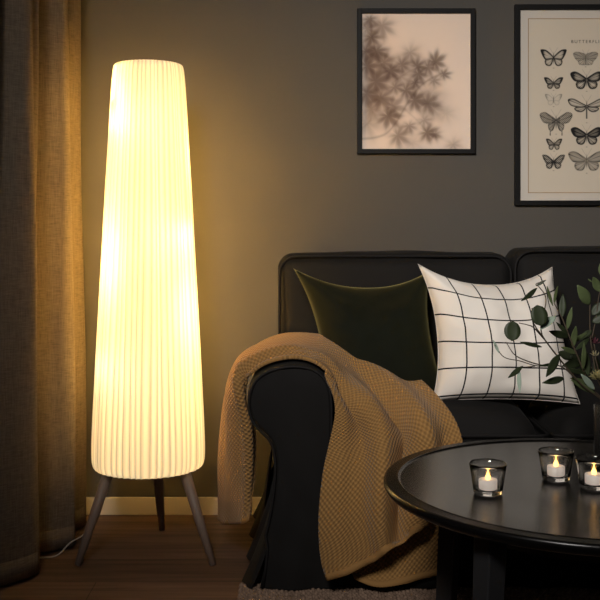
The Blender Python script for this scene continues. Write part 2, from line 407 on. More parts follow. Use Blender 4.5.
# ------------------------------------------------------------------ sofa
YA=2.78; SX0=-.105; SX1=1.515
sofa=thing('sofa','black slipcovered two-seat sofa with rolled arms and piped edges','sofa',(.7,3.15,0))
def armsec():
    pts=[(-.150,.018),(-.125,.085),(-.103,.153),(-.089,.205),(-.077,.27),(-.070,.348),(-.074,.40),(-.088,.435),(-.116,.462),(-.138,.492),(-.147,.53),(-.143,.565),(-.128,.598),(-.098,.622),(-.055,.636),(-.010,.640),(.035,.632),(.068,.610),(.086,.575),(.092,.53),(.092,.46),(.092,.35),(.094,.2),(.100,.1),(.108,.018)]
    return [(p.x,p.y) for p in catmull([(x,z,0) for x,z in pts],4)]
sec=armsec()
def arm(mirror):
    def mx(x): return (1.41-x) if mirror else x
    cxm=sum(x for x,z in sec)/len(sec); v=[]; ns=len(sec)
    Ys=[YA, YA+.004, YA+.012, YA+.03]+[YA+.03+(3.50-YA-.03)*k/26 for k in range(1,27)]
    for yi,y in enumerate(Ys):
        ins={0:.016,1:.008,2:.002}.get(yi,0)
        for i,(x,z) in enumerate(sec):
            cxl=-.03 if z>.45 else .01; czl=.53 if z>.45 else z
            dx,dz=x-cxl,z-czl; L=math.hypot(dx,dz) or 1
            nn=noise.noise(Vector((x*5,y*4,z*5)))*.006+noise.noise(Vector((x*9,y*16,z*2.0)))*.004*(1 if z<.45 else .3)
            fl=0
            if z<.22 and yi>3: fl=.018*((.22-z)/.22)*math.sin(y*30+1)*(1 if x<0 else 0)
            xx=x-dx/L*ins+(nn-fl)*(dx/L if L else 0) ; zz=z-(dz/L*ins if z>.45 else 0)
            yy=y
            if y<3.30 and False: pass
            v.append(Vector((mx(xx),yy,zz)))
    f=gridfaces(len(Ys),ns)
    # front panel as a fan of rows
    a=obj('armrest', v, f, M['sofa'], sofa)
    front=[v[i] for i in range(ns)]
    # front panel: quads between left and right halves of outline, with soft wrinkles
    rows=40; fv=[]; nc=16
    zs=[.018+(.626-.018)*k/(rows-1) for k in range(rows)]
    half=ns//2+1
    L=sorted([(z,x) for x,z in sec[:sec.index(max(sec,key=lambda q:q[1]))+1]]); R=sorted([(z,x) for x,z in sec[sec.index(max(sec,key=lambda q:q[1])):]])
    def at(lst,z): return np.interp(z,[q[0] for q in lst],[q[1] for q in lst])
    for z in zs:
        xl=at(L,z)+.012; xr=at(R,z)-.012
        if z<.2: xl+= (.2-z)/.2*.028
        for c_ in range(nc):
            u=c_/(nc-1); x=xl+(xr-xl)*u
            edge=min(u,1-u)*2; top=min(1,(.64-z)/.05)
            puff=-.006*min(1,edge*3)*top
            wr=.004*noise.noise(Vector((x*14,z*3,1)))+.004*noise.noise(Vector((x*18+z*10,z*9,5)))
            if z<.2: wr+=.010*math.sin(u*9+1)*(.2-z)/.2
            fv.append(Vector((mx(x),YA+puff+wr*min(1,edge*4),z)))
    obj('front_panel', fv, gridfaces(rows,nc), M['sofa'], a)
    pipe=[Vector((mx(x-(x+.03)*.04),YA-.001,z*.992)) for x,z in sec if z>.16]
    lo=[(-.084,.13),(-.098,.07),(-.104,.02)]
    pipe=[Vector((mx(-.104),YA-.002,.02)),Vector((mx(-.096),YA-.002,.07)),Vector((mx(-.090),YA-.002,.13))]+pipe
    obj('piping', *tube(pipe,.0042,8), M['piping'], a)
    # closing back
    obj('arm_core', *box(min(mx(-.06),mx(.08)),YA+.02,.03,max(mx(-.06),mx(.08)),3.49,.55,.01), M['sofa'], a)
    return a
arm(False); arm(True)

def softbox(x0,y0,z0,x1,y1,z1, bev, puff=(0,0,0), n=14, lean=0, seed=0, wr=.004, corner=None):
    """rounded upholstered block: superellipsoid-mapped cube"""
    v=[];f=[]; idx={}
    cx,cy,cz=(x0+x1)/2,(y0+y1)/2,(z0+z1)/2; hx,hy,hz=(x1-x0)/2,(y1-y0)/2,(z1-z0)/2
    def pt(a,b,c_):
        x,y,z=a*hx,b*hy,c_*hz
        # round the edges
        ix=max(-(hx-bev),min(hx-bev,x)); iy=max(-(hy-bev),min(hy-bev,y)); iz=max(-(hz-bev),min(hz-bev,z))
        d=Vector((x-ix,y-iy,z-iz))
        if d.length>1e-9: d=d.normalized()*bev
        q=Vector((ix,iy,iz))+d
        sx=(1-a*a); sy=(1-b*b); sz=(1-c_*c_)
        q.x+=puff[0]*a*sy*sz if abs(a)>.2 else 0; q.y+=puff[1]*b*(sx**.5)*(sz**.5); q.z+=puff[2]*c_*(sx**.5)*(sy**.5)
        q+=Vector((noise.noise(q*6+Vector((seed,0,0))),noise.noise(q*6+Vector((0,seed,0))),noise.noise(q*6+Vector((0,0,seed)))))*wr
        return Vector((cx+q.x, cy+q.y+lean*(q.z+hz), cz+q.z))
    def coords(h):
        # denser near the edges so the rounding is smooth
        s=[]; m=6
        for k in range(m): s.append(-1+ (bev/h)*(k/m))
        for k in range(n+1): s.append(-1+bev/h+(2-2*bev/h)*k/n)
        for k in range(1,m+1): s.append(1-bev/h+(bev/h)*k/m)
        return s
    S=(coords(hx),coords(hy),coords(hz))
    def face(ax,sgn):
        o=[i for i in range(3) if i!=ax]; A,B=S[o[0]],S[o[1]]; base=len(v)
        for a in A:
            for b in B:
                q=[0,0,0]; q[ax]=sgn; q[o[0]]=a; q[o[1]]=b; v.append(pt(*q))
        ff=gridfaces(len(A),len(B),base)
        flip = (sgn>0) == (ax!=1)
        f.extend([t if flip else t[::-1] for t in ff])
    for ax in range(3):
        for s_ in (-1,1): face(ax,s_)
    bm=bmesh.new(); vs=[bm.verts.new(p) for p in v]
    for t in f: bm.faces.new([vs[i] for i in t])
    bmesh.ops.remove_doubles(bm,verts=bm.verts[:],dist=1e-5); bmesh.ops.recalc_face_normals(bm,faces=bm.faces[:])
    bm.verts.ensure_lookup_table(); bm.verts.index_update()
    r=([q.co.copy() for q in bm.verts],[tuple(q.index for q in ff.verts) for ff in bm.faces]); bm.free(); return r
def rrect(x0,z0,x1,z1,r,y,lean=0,n=8):
    pts=[]
    for cx,cz,a0 in ((x1-r,z1-r,0),(x0+r,z1-r,PI/2),(x0+r,z0+r,PI),(x1-r,z0+r,3*PI/2)):
        for k in range(n+1):
            a=a0+PI/2*k/n; pts.append(Vector((cx+r*math.cos(a), y+lean*(cz+r*math.sin(a)-z0), cz+r*math.sin(a))))
    return pts
# base carcass and slipcovered seat front
obj('seat_base', *box(.07,2.80,.04,1.34,3.46,.30,.012), M['sofa'], sofa)
# front skirt, gently folded
sk=[]; nx=160
for k in range(14):
    z=.02+.30*k/13
    for i in range(nx):
        x=.085+(1.325-.085)*i/(nx-1); fl=(1-k/13)
        sk.append(Vector((x, 2.795-.012*fl-.007*fl*math.sin(x*40)-.004*noise.noise(Vector((x*7,z*5,0))), z)))
o=obj('front_skirt', sk, gridfaces(14,nx), M['sofa'], sofa); mod_solid(o,.004,1)
obj('side_skirt', [Vector((-.085-.04*(1-k/7)-.012*math.sin(j*.9)*(1-k/7), 3.12+.40*j/19, .03+.33*k/7)) for k in range(8) for j in range(20)], gridfaces(8,20), M['sofa'], sofa)
# back
for (x0,x1,zt,sd) in ((-.072,.702,.925,1),(.708,1.482,.942,5)):
    o=obj('back_cushion', *softbox(x0,3.27,.30,x1,3.47,zt,.045,(0,.02,.012),14,.06,sd,.008), M['sofa'], sofa)
    for yy in (3.275,):
        pts=rrect(x0+.004,.34,x1-.004,zt-.001,.06,yy,.06)
        obj('piping', *tube(pts,.0045,8,True), M['piping'], o)
obj('back_frame', *box(-.06,3.42,.05,1.47,3.53,.86,.03,3), M['sofa'], sofa)
# seat cushions (domed)
for (x0,x1,sd) in ((.095,.705,2),(.708,1.318,8)):
    o=obj('seat_cushion', *softbox(x0,2.80,.28,x1,3.30,.452,.085,(0,.016,.075),16,0,sd,.006), M['sofa'], sofa)
    obj('piping', *tube([Vector((q.x,q.z,.437)) for q in rrect(x0+.004,2.803,x1-.004,3.295,.03,0)],.004,8,True), M['piping'], o)
for x in (-.03,1.44):
    for y in (2.86,3.42):
        obj('foot', *tube([(x,y,.0),(x,y,.05)],.02,12), M['piping'], sofa)

# --------------------------------------------------------------- cushions
def pillow(name, m, TL, TR, BL, BR, sag, th, label, cat, group=None, n=44, seed=0, dent=0, wr=.006, power=.5):
    """sag = (top,right,bottom,left) inward pull of each edge, metres"""
    TL,TR,BL,BR=map(Vector,(TL,TR,BL,BR))
    nrm=((TR-TL).cross(BL-TL)).normalized()
    if nrm.y>0: nrm=-nrm
    right=((TR-TL)+(BR-BL)).normalized(); up=((TL-BL)+(TR-BR)).normalized()
    pts=[]; uvs=[]
    for side in (1,-1):
        for i in range(n+1):
            u=-1+2*i/n
            for j in range(n+1):
                w=-1+2*j/n; a,b=(u+1)/2,(w+1)/2
                p=(BL*(1-a)+BR*a)*(1-b)+(TL*(1-a)+TR*a)*b
                pe=lambda t:(1-abs(t)**2.2)
                p=p - up*(sag[0]*pe(u)*b**1.5) + up*(sag[2]*pe(u)*(1-b)**1.5) - right*(sag[1]*pe(w)*a**1.5) + right*(sag[3]*pe(w)*(1-a)**1.5)
                hgt=th*((1-abs(u)**2.4)*(1-abs(w)**2.4))**power
                if dent: hgt*=1-dent*math.exp(-((u+.05)/.35)**2)*max(0,w)**1.2
                ed=(1-u*u)*(1-w*w)
                wrk=wr*ed**.5*(noise.noise(Vector((u*2.2,w*2.2,seed)))*1.3+noise.noise(Vector((u*5,w*5,seed+4)))*.6)
                # creases running from the corners
                wrk+=wr*.9*math.sin(9*math.atan2(1.05-w,1.05-abs(u)))*math.exp(-((1-abs(u))**2+(1-w)**2)*3)*ed**.4
                pts.append(p+nrm*(side*(hgt+wrk) if side>0 else -(hgt*.75))); uvs.append((a,b))
    N=(n+1)**2
    f=gridfaces(n+1,n+1)+[t[::-1] for t in gridfaces(n+1,n+1,N)]
    bm=bmesh.new(); vs=[bm.verts.new(p) for p in pts]; ul=bm.loops.layers.uv.new('UVMap')
    for t in f:
        fc=bm.faces.new([vs[i] for i in t]); fc.smooth=True
        for l,i in zip(fc.loops,t): l[ul].uv=uvs[i]
    bmesh.ops.remove_doubles(bm,verts=bm.verts[:],dist=1e-4)
    bmesh.ops.recalc_face_normals(bm,faces=bm.faces[:])
    o0=(BL+BR)/2
    for q in bm.verts: q.co-=o0
    me=bpy.data.meshes.new('cover'); bm.to_mesh(me); bm.free(); me.materials.append(m)
    root=thing(name,label,cat,o0,group)
    ob=bpy.data.objects.new('cover',me); C.objects.link(ob); ob.parent=root
    # seam
    rim=[]
    for i in range(n+1): rim.append(pts[i*(n+1)])
    for j in range(1,n+1): rim.append(pts[n*(n+1)+j])
    for i in range(n-1,-1,-1): rim.append(pts[i*(n+1)+n])
    for j in range(n-1,0,-1): rim.append(pts[j])
    obj('seam', *tube(rim,.0009,6,True), m, root)
    return root
pillow('cushion', M['green'], P(293,268,3.13), P(430,270,3.17), P(322,400,3.02), P(450,402,3.0), (.062,.03,.01,.035), .075,
       'dark olive green velvet cushion leaning in the sofa corner behind the knitted throw','cushion','cushions on the sofa',seed=3,dent=.35)
pillow('cushion', M['grid'], P(418,264,3.02), P(552,267,3.08), P(432,402,2.93), P(580,404,2.90), (.062,.014,.012,.036), .098,
       'white cushion with a black window-pane grid leaning on the sofa back','cushion','cushions on the sofa',seed=9,dent=.12,wr=.011)

# ------------------------------------------------------------------ throw
def sheet(ctrl, nu, nv, fold=None):
    A=np.array([[tuple(p) for p in row] for row in ctrl])   # rows = s, cols = t
    out=np.zeros((nu,nv,3))
    for i in range(nu):
        row=cr1(A,i/(nu-1))
        for j in range(nv): out[i,j]=cr1(row,j/(nv-1))
    du=np.gradient(out,axis=0); dv=np.gradient(out,axis=1)
    nr=np.cross(du,dv); nr/= (np.linalg.norm(nr,axis=2,keepdims=True)+1e-9)
    # make normals face camera / up
    if nr[int(nu*.75):,:,1].mean()>0: nr=-nr
    if fold:
        for i in range(nu):
            for j in range(nv):
                out[i,j]+=nr[i,j]*fold(i/(nu-1),j/(nv-1),out[i,j])
    out=push(out)
    for _ in range(4):
        k_=out.copy(); k_[1:-1]=(out[:-2]+2*out[1:-1]+out[2:])/4; out=k_
        k_=out.copy(); k_[:,1:-1]=(out[:,:-2]+2*out[:,1:-1]+out[:,2:])/4; out=k_
    out=push(out)
    lu=np.concatenate([np.zeros((1,nv)),np.cumsum(np.linalg.norm(np.diff(out,axis=0),axis=2),axis=0)]).mean(axis=1)
    lv=np.concatenate([np.zeros((nu,1)),np.cumsum(np.linalg.norm(np.diff(out,axis=1),axis=2),axis=1)],axis=1)
    uv=[(float(lu[i]),float(lv[i,j])) for i in range(nu) for j in range(nv)]
    return [Vector(out[i,j]) for i in range(nu) for j in range(nv)], gridfaces(nu,nv), uv, out
throw=thing('throw_blanket','mustard brown knitted throw draped over the left sofa arm','blanket',(.1,2.95,.03))
# control rows run from the hem outside the arm, over the arm, to the hem before the seat;
# in each row the points go from the back edge to the front edge of the throw
R=[
 [P(219,521,3.18),P(222,523,3.12),P(230,524,3.05),P(238,524,2.97),P(244,523,2.92),P(249,520,2.90)],
 [P(220,480,3.16),P(223,480,3.10),P(232,482,3.02),P(240,482,2.95),P(248,480,2.91),P(254,478,2.93)],
 [P(223,425,3.15),P(226,425,3.08),P(233,427,2.98),P(242,428,2.91),P(248,426,2.88),P(254,424,2.93)],
 [P(228,390,3.15),P(230,388,3.08),P(233,388,2.96),P(238,388,2.88),P(243,386,2.855),P(248,384,2.87)],
 [P(238,362,3.2),P(242,360,3.10),P(244,363,2.99),P(245,366,2.90),P(246,369,2.86),P(252,374,2.835)],
 [P(262,342,3.22),P(266,345,3.10),P(268,349,2.99),P(270,352,2.90),P(270,357,2.86),P(272,365,2.83)],
 [P(292,333,3.22),P(294,338,3.10),P(296,343,2.99),P(296,347,2.90),P(297,352,2.86),P(298,361,2.83)],
 [P(332,337,3.18),P(330,343,3.08),P(327,349,2.98),P(324,355,2.90),P(320,361,2.85),P(316,368,2.80)],
 [P(378,355,3.08),P(368,362,3.02),P(357,370,2.94),P(346,378,2.86),P(337,384,2.80),P(330,386,2.765)],
 [P(418,378,3.00),P(402,386,2.95),P(386,396,2.86),P(368,404,2.79),P(352,410,2.755),P(335,412,2.745)],
 [P(450,412,2.82),P(430,420,2.785),P(408,428,2.755),P(384,434,2.745),P(358,440,2.735),P(329,444,2.735)],
 [P(463,445,2.765),P(438,452,2.76),P(412,458,2.725),P(386,464,2.715),P(356,470,2.71),P(323,474,2.725)],
 [P(455,478,2.765),P(434,484,2.745),P(412,492,2.705),P(384,502,2.695),P(352,512,2.695),P(319,518,2.72)],
 [P(444,505,2.765),P(427,514,2.745),P(410,526,2.70),P(386,540,2.69),P(355,552,2.69),P(321,556,2.72)],
 [P(436,512,2.765),P(423,522,2.735),P(411,535,2.69),P(390,550,2.68),P(364,567,2.685),P(327,580,2.715)],
]
def foldA(s,t,p):
    amp=.015*min(1,s*8)
    if s>.55: amp=(.026*min(1,(s-.55)*5)+.010)*(1-.75*math.exp(-((s-.68)/.10)**2)*max(0,1-t*1.6))
    a=math.sin(2*PI*(2.6*t+.9*s+.25*math.sin(5*s)))*amp
    a+=noise.noise(Vector((s*9,t*5,2)))*.010
    g_=lambda c0,w_: math.exp(-((t-c0)/w_)**2)
    k=max(0,min(1,(s-.52)*6))
    a=a*(1-.6*k)+k*(-.034*max(0,min(1,(1.02-s)*8))*g_(.38+.14*(s-.55)/.45,.055)+.022*g_(.24+.12*(s-.55)/.45,.08)+.020*g_(.55+.12*(s-.55)/.45,.07)-.022*g_(.80-.12*(s-.55)/.45,.05)+.012*g_(.9,.05))
    k=max(0,1-abs(s-.45)/.2)
    a+=k*(.016*g_(.82,.07)-.018*g_(.62,.06)+.012*g_(.4,.09))
    ed=min(1,(1-t)*6,t*6+.3)
    return a*ed
SECP=np.array(sec)
def push(out):
    '''keep the cloth outside the arm and the seat cushion'''
    x,y,z=out[...,0],out[...,1],out[...,2]
    # arm outline grown by 12 mm
    c_=SECP.mean(axis=0); d=np.full(x.shape,1e9); nx_=np.zeros(x.shape); nz_=np.zeros(x.shape)
    inside=np.zeros(x.shape,bool); n=len(SECP)
    for i in range(n):
        ax,az=SECP[i]; bx,bz=SECP[(i+1)%n]; ex,ez=bx-ax,bz-az
        t=np.clip(((x-ax)*ex+(z-az)*ez)/(ex*ex+ez*ez),0,1); qx,qz=ax+t*ex,az+t*ez; dd=np.hypot(x-qx,z-qz)
        m=dd<d; d=np.where(m,dd,d); nx_=np.where(m,qx,nx_); nz_=np.where(m,qz,nz_)
        cr_=((az>z)!=(bz>z)); 
        with np.errstate(divide='ignore',invalid='ignore'): inside^= cr_ & (x<(bx-ax)*(z-az)/(bz-az+1e-12)+ax)
    near=(y>YA+.005)&(inside|(d<.014))
    sx,sz=x-nx_,z-nz_; L=np.hypot(sx,sz)+1e-9; sg=np.where(inside,-1,1)
    out[...,0]=np.where(near,nx_+sg*sx/L*.014,x); out[...,2]=np.where(near,nz_+sg*sz/L*.014,z)
    x,y,z=out[...,0],out[...,1],out[...,2]
    a=np.clip((x-.40)/.305,-1,1); b=np.clip((y-3.05)/.25,-1,1)
    topz=.450-.03*(np.abs(a)**8)-.03*np.abs(b)**8+.075*np.sqrt(np.clip((1-a*a)*(1-b*b),0,1))+.016
    ins=(x>.09)&(x<.70)&(y>2.77)&(z<topz)
    fr_=ins&((y<2.83)|(z<.42))
    out[...,1]=np.where(fr_,2.768,y); out[...,2]=np.where(ins&~fr_,topz,z)
    return out
vs,fs,uv,outA=sheet(R,190,84,foldA)
# make sure the displaced side faces outwards
o=obj('knitted_cloth', vs, fs, M['throw'], throw, uvs=uv); mod_solid(o,.010,0)
U=[
 [P(455,500,2.79),P(430,500,2.79),P(405,500,2.785),P(375,505,2.785),P(350,512,2.785)],
 [P(448,525,2.79),P(425,532,2.77),P(402,535,2.775),P(375,542,2.775),P(352,548,2.77)],
 [P(445,553,2.79),P(424,562,2.76),P(402,567,2.76),P(375,572,2.76),P(353,570,2.755)],
 [P(443,570,2.79),P(424,578,2.76),P(405,583,2.745),P(378,587,2.74),P(355,578,2.745)],
]
vs2,fs2,uv2,outB=sheet(U,50,60,lambda s,t,p: .008*math.sin(2*PI*1.6*t+1)*s)
o=obj('lower_fold', vs2, fs2, M['throw'], throw, uvs=uv2); mod_solid(o,.010,0)
def hemband(arr,name,w=.018,off=-.0062):
    nu,nv=arr.shape[:2]; a=arr[-1]; d=arr[-1]-arr[-4]; d/=np.linalg.norm(d,axis=1,keepdims=True)
    v=[]
    for k in range(3):
        for j in range(nv): q=a[j]-d[j]*w*k/2; v.append(Vector((q[0],q[1]+off,q[2])))
    o=obj(name,v,gridfaces(3,nv),M['hem'],throw); mod_solid(o,.004,0)
hemband(outA,'hem_band'); hemband(outB,'hem_band')
o=hemband(outA[::-1],'hem_band')

# -------------------------------------------------------------------- rug
rg=G(); rug_rows=0
RX0,RX1,RY0,RY1=-.165,1.9,1.55,2.835
def loop(x,y,rx,ry,rz):
    v=[];f=[]
    rings=((1,0),(.86,.55),(.5,.9)); n=6
    for r_,h in rings:
        for k in range(n):
            a=2*PI*k/n; v.append(Vector((x+rx*r_*math.cos(a), y+ry*r_*math.sin(a), .006+rz*h)))
    v.append(Vector((x,y,.006+rz)))
    for i in range(2):
        for k in range(n): f.append((i*n+k,i*n+(k+1)%n,(i+1)*n+(k+1)%n,(i+1)*n+k))
    for k in range(n): f.append((2*n+k,2*n+(k+1)%n,3*n))
    rg.add(v,f)
y=RY0; k=0
while y<RY1:
    big = y>2.45
    sp=.0135 if big else .03
    x=RX0+(k%2)*sp*.5
    while x<RX1:
        if not (y<2.45 and False): loop(x+random.uniform(-.002,.002), y+random.uniform(-.002,.002), sp*.56, sp*.5, (.011 if big else .014)+random.uniform(-.002,.003))
        x+=sp
    y+=sp*.82; k+=1
rug=thing('rug','nubby brown woven rug lying under the sofa front and the black table','rug',((RX0+RX1)/2,(RY0+RY1)/2,0))
obj('backing', *box(RX0,RY0,.0,RX1,RY1,.008), M['rug'], rug, smooth=False)
o=obj('pile', rg.v, rg.f, M['rug'], rug)

# ----------------------------------------------------------- coffee table
TX,TY,TZ,TR_=.625,2.175,.47,.442
tb=thing('coffee_table','round black coffee table with a raised rim, standing before the sofa','table',(TX,TY,0))
tprof=[(.0,TZ-.024),(.40,TZ-.024),(.428,TZ-.022),(.437,TZ-.017),(.4415,TZ-.010),(.442,TZ-.004),(.4405,TZ+.0005),(.4375,TZ+.0025),(.434,TZ+.003),(.414,TZ+.003),(.4125,TZ+.0034),(.411,TZ+.0044),(.4095,TZ+.0044),(.408,TZ+.003),(.4065,TZ+.0005),(.4045,TZ),(.2,TZ),(.0,TZ)]
obj('tabletop', *lathe([(max(r,.0005),z) for r,z in tprof],TX,TY,160,True,True), M['table'], tb)
obj('apron', *lathe([(.29,TZ-.075),(.30,TZ-.075),(.30,TZ-.024),(.29,TZ-.024)],TX,TY,64), M['table'], tb)
for sx in (-1,1):
    for sy in (-1,1):
        x,y=TX+sx*.255,TY+sy*.237; a=math.radians(32)*(1 if sx*sy>0 else -1)
        g=[]
        for (z,s_,ox) in ((.016,.019,.02),(TZ-.024,.0235,0)):
            for (ax,ay) in ((-1,-1),(1,-1),(1,1),(-1,1)):
                X=ax*s_; Y=ay*s_
                g.append(Vector((x+sx*ox+X*math.cos(a)-Y*math.sin(a), y+sy*ox+X*math.sin(a)+Y*math.cos(a), z)))
        o=obj('leg', g, [(3,2,1,0),(4,5,6,7),(0,1,5,4),(1,2,6,5),(2,3,7,6),(3,0,4,7)], M['tleg'], tb, smooth=False); bevmod(o,.003)

# --------------------------------------------------- glass holders, candles
GZ=TZ+.0003
def holder(px,Y,label):
    X=(px-300)/1000*Y
    t=thing('candle_holder',label,'candle holder',(X,Y,GZ),'glass candle holders on the table')
    pr=[(.0005,0),(.026,0),(.0295,.003),(.0305,.008),(.0330,.025),(.0365,.048),(.0388,.060),(.0395,.0635),(.0385,.0645),(.0372,.0635),(.0345,.050),(.0300,.026),(.0280,.012),(.0265,.0095),(.0005,.0092)]
    v,f=lathe([(r,z+GZ) for r,z in pr],X,Y,48,True,True)
    obj('glass_cup',v,f,M['glass'],t); return X
def tealight(px,Y,label):
    X=(px-300)/1000*Y; z=GZ+.0095
    t=thing('tealight',label,'candle',(X,Y,z),'tealights in the glass holders')
    obj('body',*lathe([(r,zz+z) for r,zz in ((.0005,0),(.0185,0),(.0192,.001),(.0192,.019),(.0185,.0208),(.012,.0212),(.006,.0200),(.0005,.0198))],X,Y,40,True,True),M['wax'],t)
    obj('flame',*lathe([(r,zz+z) for r,zz in ((.0005,.0195),(.0036,.0205),(.0054,.0240),(.0048,.0275),(.0030,.031),(.0010,.034),(.0002,.0355))],X,Y,16,True,True),M['flame'],t)
for px,Y,w1,w2 in ((488,2.087,'clear glass tealight holder alone at the left of the table','lit white tealight in the glass holder at the left of the table'),
             (556,2.20,'clear glass tealight holder farthest back, middle of the three','lit white tealight in the middle glass holder, the farthest back'),
             (594,2.13,'clear glass tealight holder at the right, just before the vase','lit white tealight in the right glass holder, just before the vase')):
    holder(px,Y,w1); tealight(px,Y,w2)

# ---------------------------------------------------------- vase and plants
VX,VY=.735,2.36
vase=thing('vase','smoky glass cylinder vase holding green branches on the black table','vase',(VX,VY,GZ))
obj('glass_body',*lathe([(r,z+GZ) for r,z in ((.0005,0),(.038,0),(.0405,.003),(.0405,.134),(.0395,.136),(.0380,.134),(.0375,.012),(.0005,.010))],VX,VY,48,True,True),M['vase'],vase)
obj('water',*lathe([(r,z+GZ) for r,z in ((.0005,.0125),(.0368,.0125),(.0368,.085),(.0005,.085))],VX,VY,40,True,True),M['water'],vase)

def leafmesh(g, a, b, w, rnd=0, facing=None, cup=.12):
    a,b=Vector(a),Vector(b); d=b-a; L=d.length; t=d.normalized()
    nrm=facing or Vector((random.uniform(-.45,.45),-1,random.uniform(-.2,.6))); nrm=(nrm-t*nrm.dot(t)).normalized()
    s=t.cross(nrm); n=9; v=[]; f=[]
    bend=random.uniform(-.08,.08)
    for i in range(n+1):
        u=i/n
        wd = w*(math.sin(PI*u)**(.5 if rnd else .8))*(1-.25*(u-.4) if not rnd else 1)
        if u in (0,1): wd=.0005
        c=a+d*u+nrm*(L*bend*math.sin(PI*u))
        for k in (-1,-.5,0,.5,1):
            v.append(c+s*wd*k+nrm*(abs(k)*wd*cup-(.0)))
    g.add(v,gridfaces(n+1,5))
def branch(kind,label,stems,leaves,mt,group='cut branches in the vase'):
    s0=Vector(stems[0][0]); t=thing(kind,label,'branch',s0,group)
    g=G()
    for i,s in enumerate(stems):
        pts=catmull(s,8); n=len(pts); r0=.0022 if i==0 else .0013
        g.add(*tube(pts,[r0*(1-.6*k/n)+.0003 for k in range(n)],6))
    obj('stem',g.v,g.f,M['stem'],t)
    by={}
    for (a,b,w,rnd,mm) in leaves: leafmesh(by.setdefault(mm or mt,G()),a,b,w,rnd)
    for mm,g in by.items():
        o=obj({'leafdark':'leaves','leafmid':'leaves','leafpale':'leaves'}[mm],g.v,g.f,M[mm],t); mod_solid(o,.0006)
        if mm=='leafpale' and mt!='leafpale': o['label']='pale teal underside of the leaves'
    return t
ins=lambda dx,dy,z=.50: Vector((VX+dx,VY+dy,z))
p=lambda x,y,Y=2.28: P(x,y,Y)
branch('eucalyptus_branch','eucalyptus branch with round dark leaves reaching left across the white cushion',
 [[ins(.02,.0),ins(-.01,-.01,.60),p(582,385,2.30),p(562,362,2.27),p(545,340,2.24),p(533,322,2.22),p(532,308,2.22)],
  [p(545,340,2.24),p(534,328,2.20),p(528,325,2.2),p(519,323,2.19)],
  [p(550,347,2.25),p(541,330,2.25),p(546,300,2.27),p(540,288,2.27),p(536,284,2.27),p(545,281,2.27)],
  [p(575,378,2.29),p(560,366,2.27),p(538,366,2.24),p(520,361,2.22),p(504,357,2.21),p(495,345,2.2)],
  [p(545,366,2.25),p(530,362,2.23),p(515,355,2.21),p(506,342,2.2)],
  [p(535,366,2.24),p(527,367,2.23),p(520,367,2.2)]],
 [(p(513,321,2.19),p(512,341,2.18),.0185,1,'leafdark'),(p(537,305,2.22),p(541,326,2.21),.0195,1,'leafdark'),
  (p(556,316,2.25),p(540,330,2.22),.0085,0,'leafpale'),(p(537,288,2.27),p(521,301,2.25),.0065,0,'leafdark'),
  (p(542,347,2.24),p(520,342,2.2),.0050,0,'leafdark'),(p(499,353,2.2),p(493,340,2.2),.0035,0,'leafpale'),
  (p(523,366,2.2),p(508,378,2.19),.0060,0,'leafdark'),(p(519,368,2.2),p(520,393,2.18),.0050,0,'leafpale'),
  (p(536,286,2.27),p(546,280,2.27),.0035,0,'leafdark'),(p(557,363,2.26),p(538,366,2.22),.004,0,'leafdark'),
  (p(560,354,2.26),p(546,377,2.22),.0110,0,'leafdark'),(p(564,378,2.28),p(542,383,2.24),.0085,0,'leafdark')],'leafdark')
branch('olive_branch','leafy branch with narrow upright green leaves between cushion and vase',
 [[ins(.0,.015),ins(-.012,.0,.60),p(590,386,2.33),p(580,362,2.31),p(570,338,2.30),p(562,318,2.30),p(554,303,2.30)]],
 [(p(553,306,2.3),p(547,286,2.29),.0042,0,'leafmid'),(p(554,304,2.3),p(558,286,2.3),.0045,0,'leafmid'),
  (p(562,318,2.3),p(563,294,2.32),.0085,0,'leafdark'),(p(567,330,2.3),p(572,307,2.29),.0060,0,'leafmid'),
  (p(569,337,2.3),p(549,331,2.27),.0095,0,'leafdark'),(p(568,334,2.3),p(556,322,2.28),.005,0,'leafdark'),
  (p(573,348,2.31),p(576,326,2.29),.0075,0,'leafmid'),(p(577,354,2.31),p(561,347,2.28),.0062,0,'leafmid'),
  (p(583,370,2.31),p(584,342,2.30),.0070,0,'leafmid'),(p(588,376,2.32),p(587,352,2.33),.0085,0,'leafdark'),
  (p(586,374,2.32),p(566,368,2.29),.0062,0,'leafdark'),(p(590,384,2.33),p(570,378,2.30),.0055,0,'leafmid'),
  (p(596,394,2.33),p(571,380,2.29),.0068,0,'leafmid'),(p(595,390,2.33),p(581,374,2.30),.0075,0,'leafpale'),
  (p(575,350,2.31),p(590,338,2.34),.006,0,'leafdark'),(p(572,343,2.31),p(588,332,2.36),.005,0,'leafmid')],'leafmid')
branch('eucalyptus_branch','upright eucalyptus branch with broad oval leaves rising above the vase',
 [[ins(.012,.01),ins(-.0,.01,.60),p(598,380,2.38),p(592,350,2.38),p(590,328,2.38),p(590,304,2.38)],
  [p(592,338,2.38),p(596,318,2.38),p(599,296,2.38),p(604,278,2.38)]],
 [(p(590,305,2.38),p(577,285,2.36),.0145,0,'leafmid'),(p(601,292,2.38),p(593,277,2.37),.0115,0,'leafmid'),
  (p(592,315,2.38),p(603,302,2.38),.012,0,'leafdark'),(p(592,322,2.38),p(606,316,2.37),.011,0,'leafdark'),
  (p(592,330,2.38),p(580,340,2.37),.008,0,'leafdark'),(p(604,278,2.38),p(601,262,2.38),.010,0,'leafmid'),
  (p(592,282,2.38),p(588,279,2.38),.002,0,'leafmid'),(p(599,288,2.38),p(614,280,2.38),.012,0,'leafmid')],'leafmid')
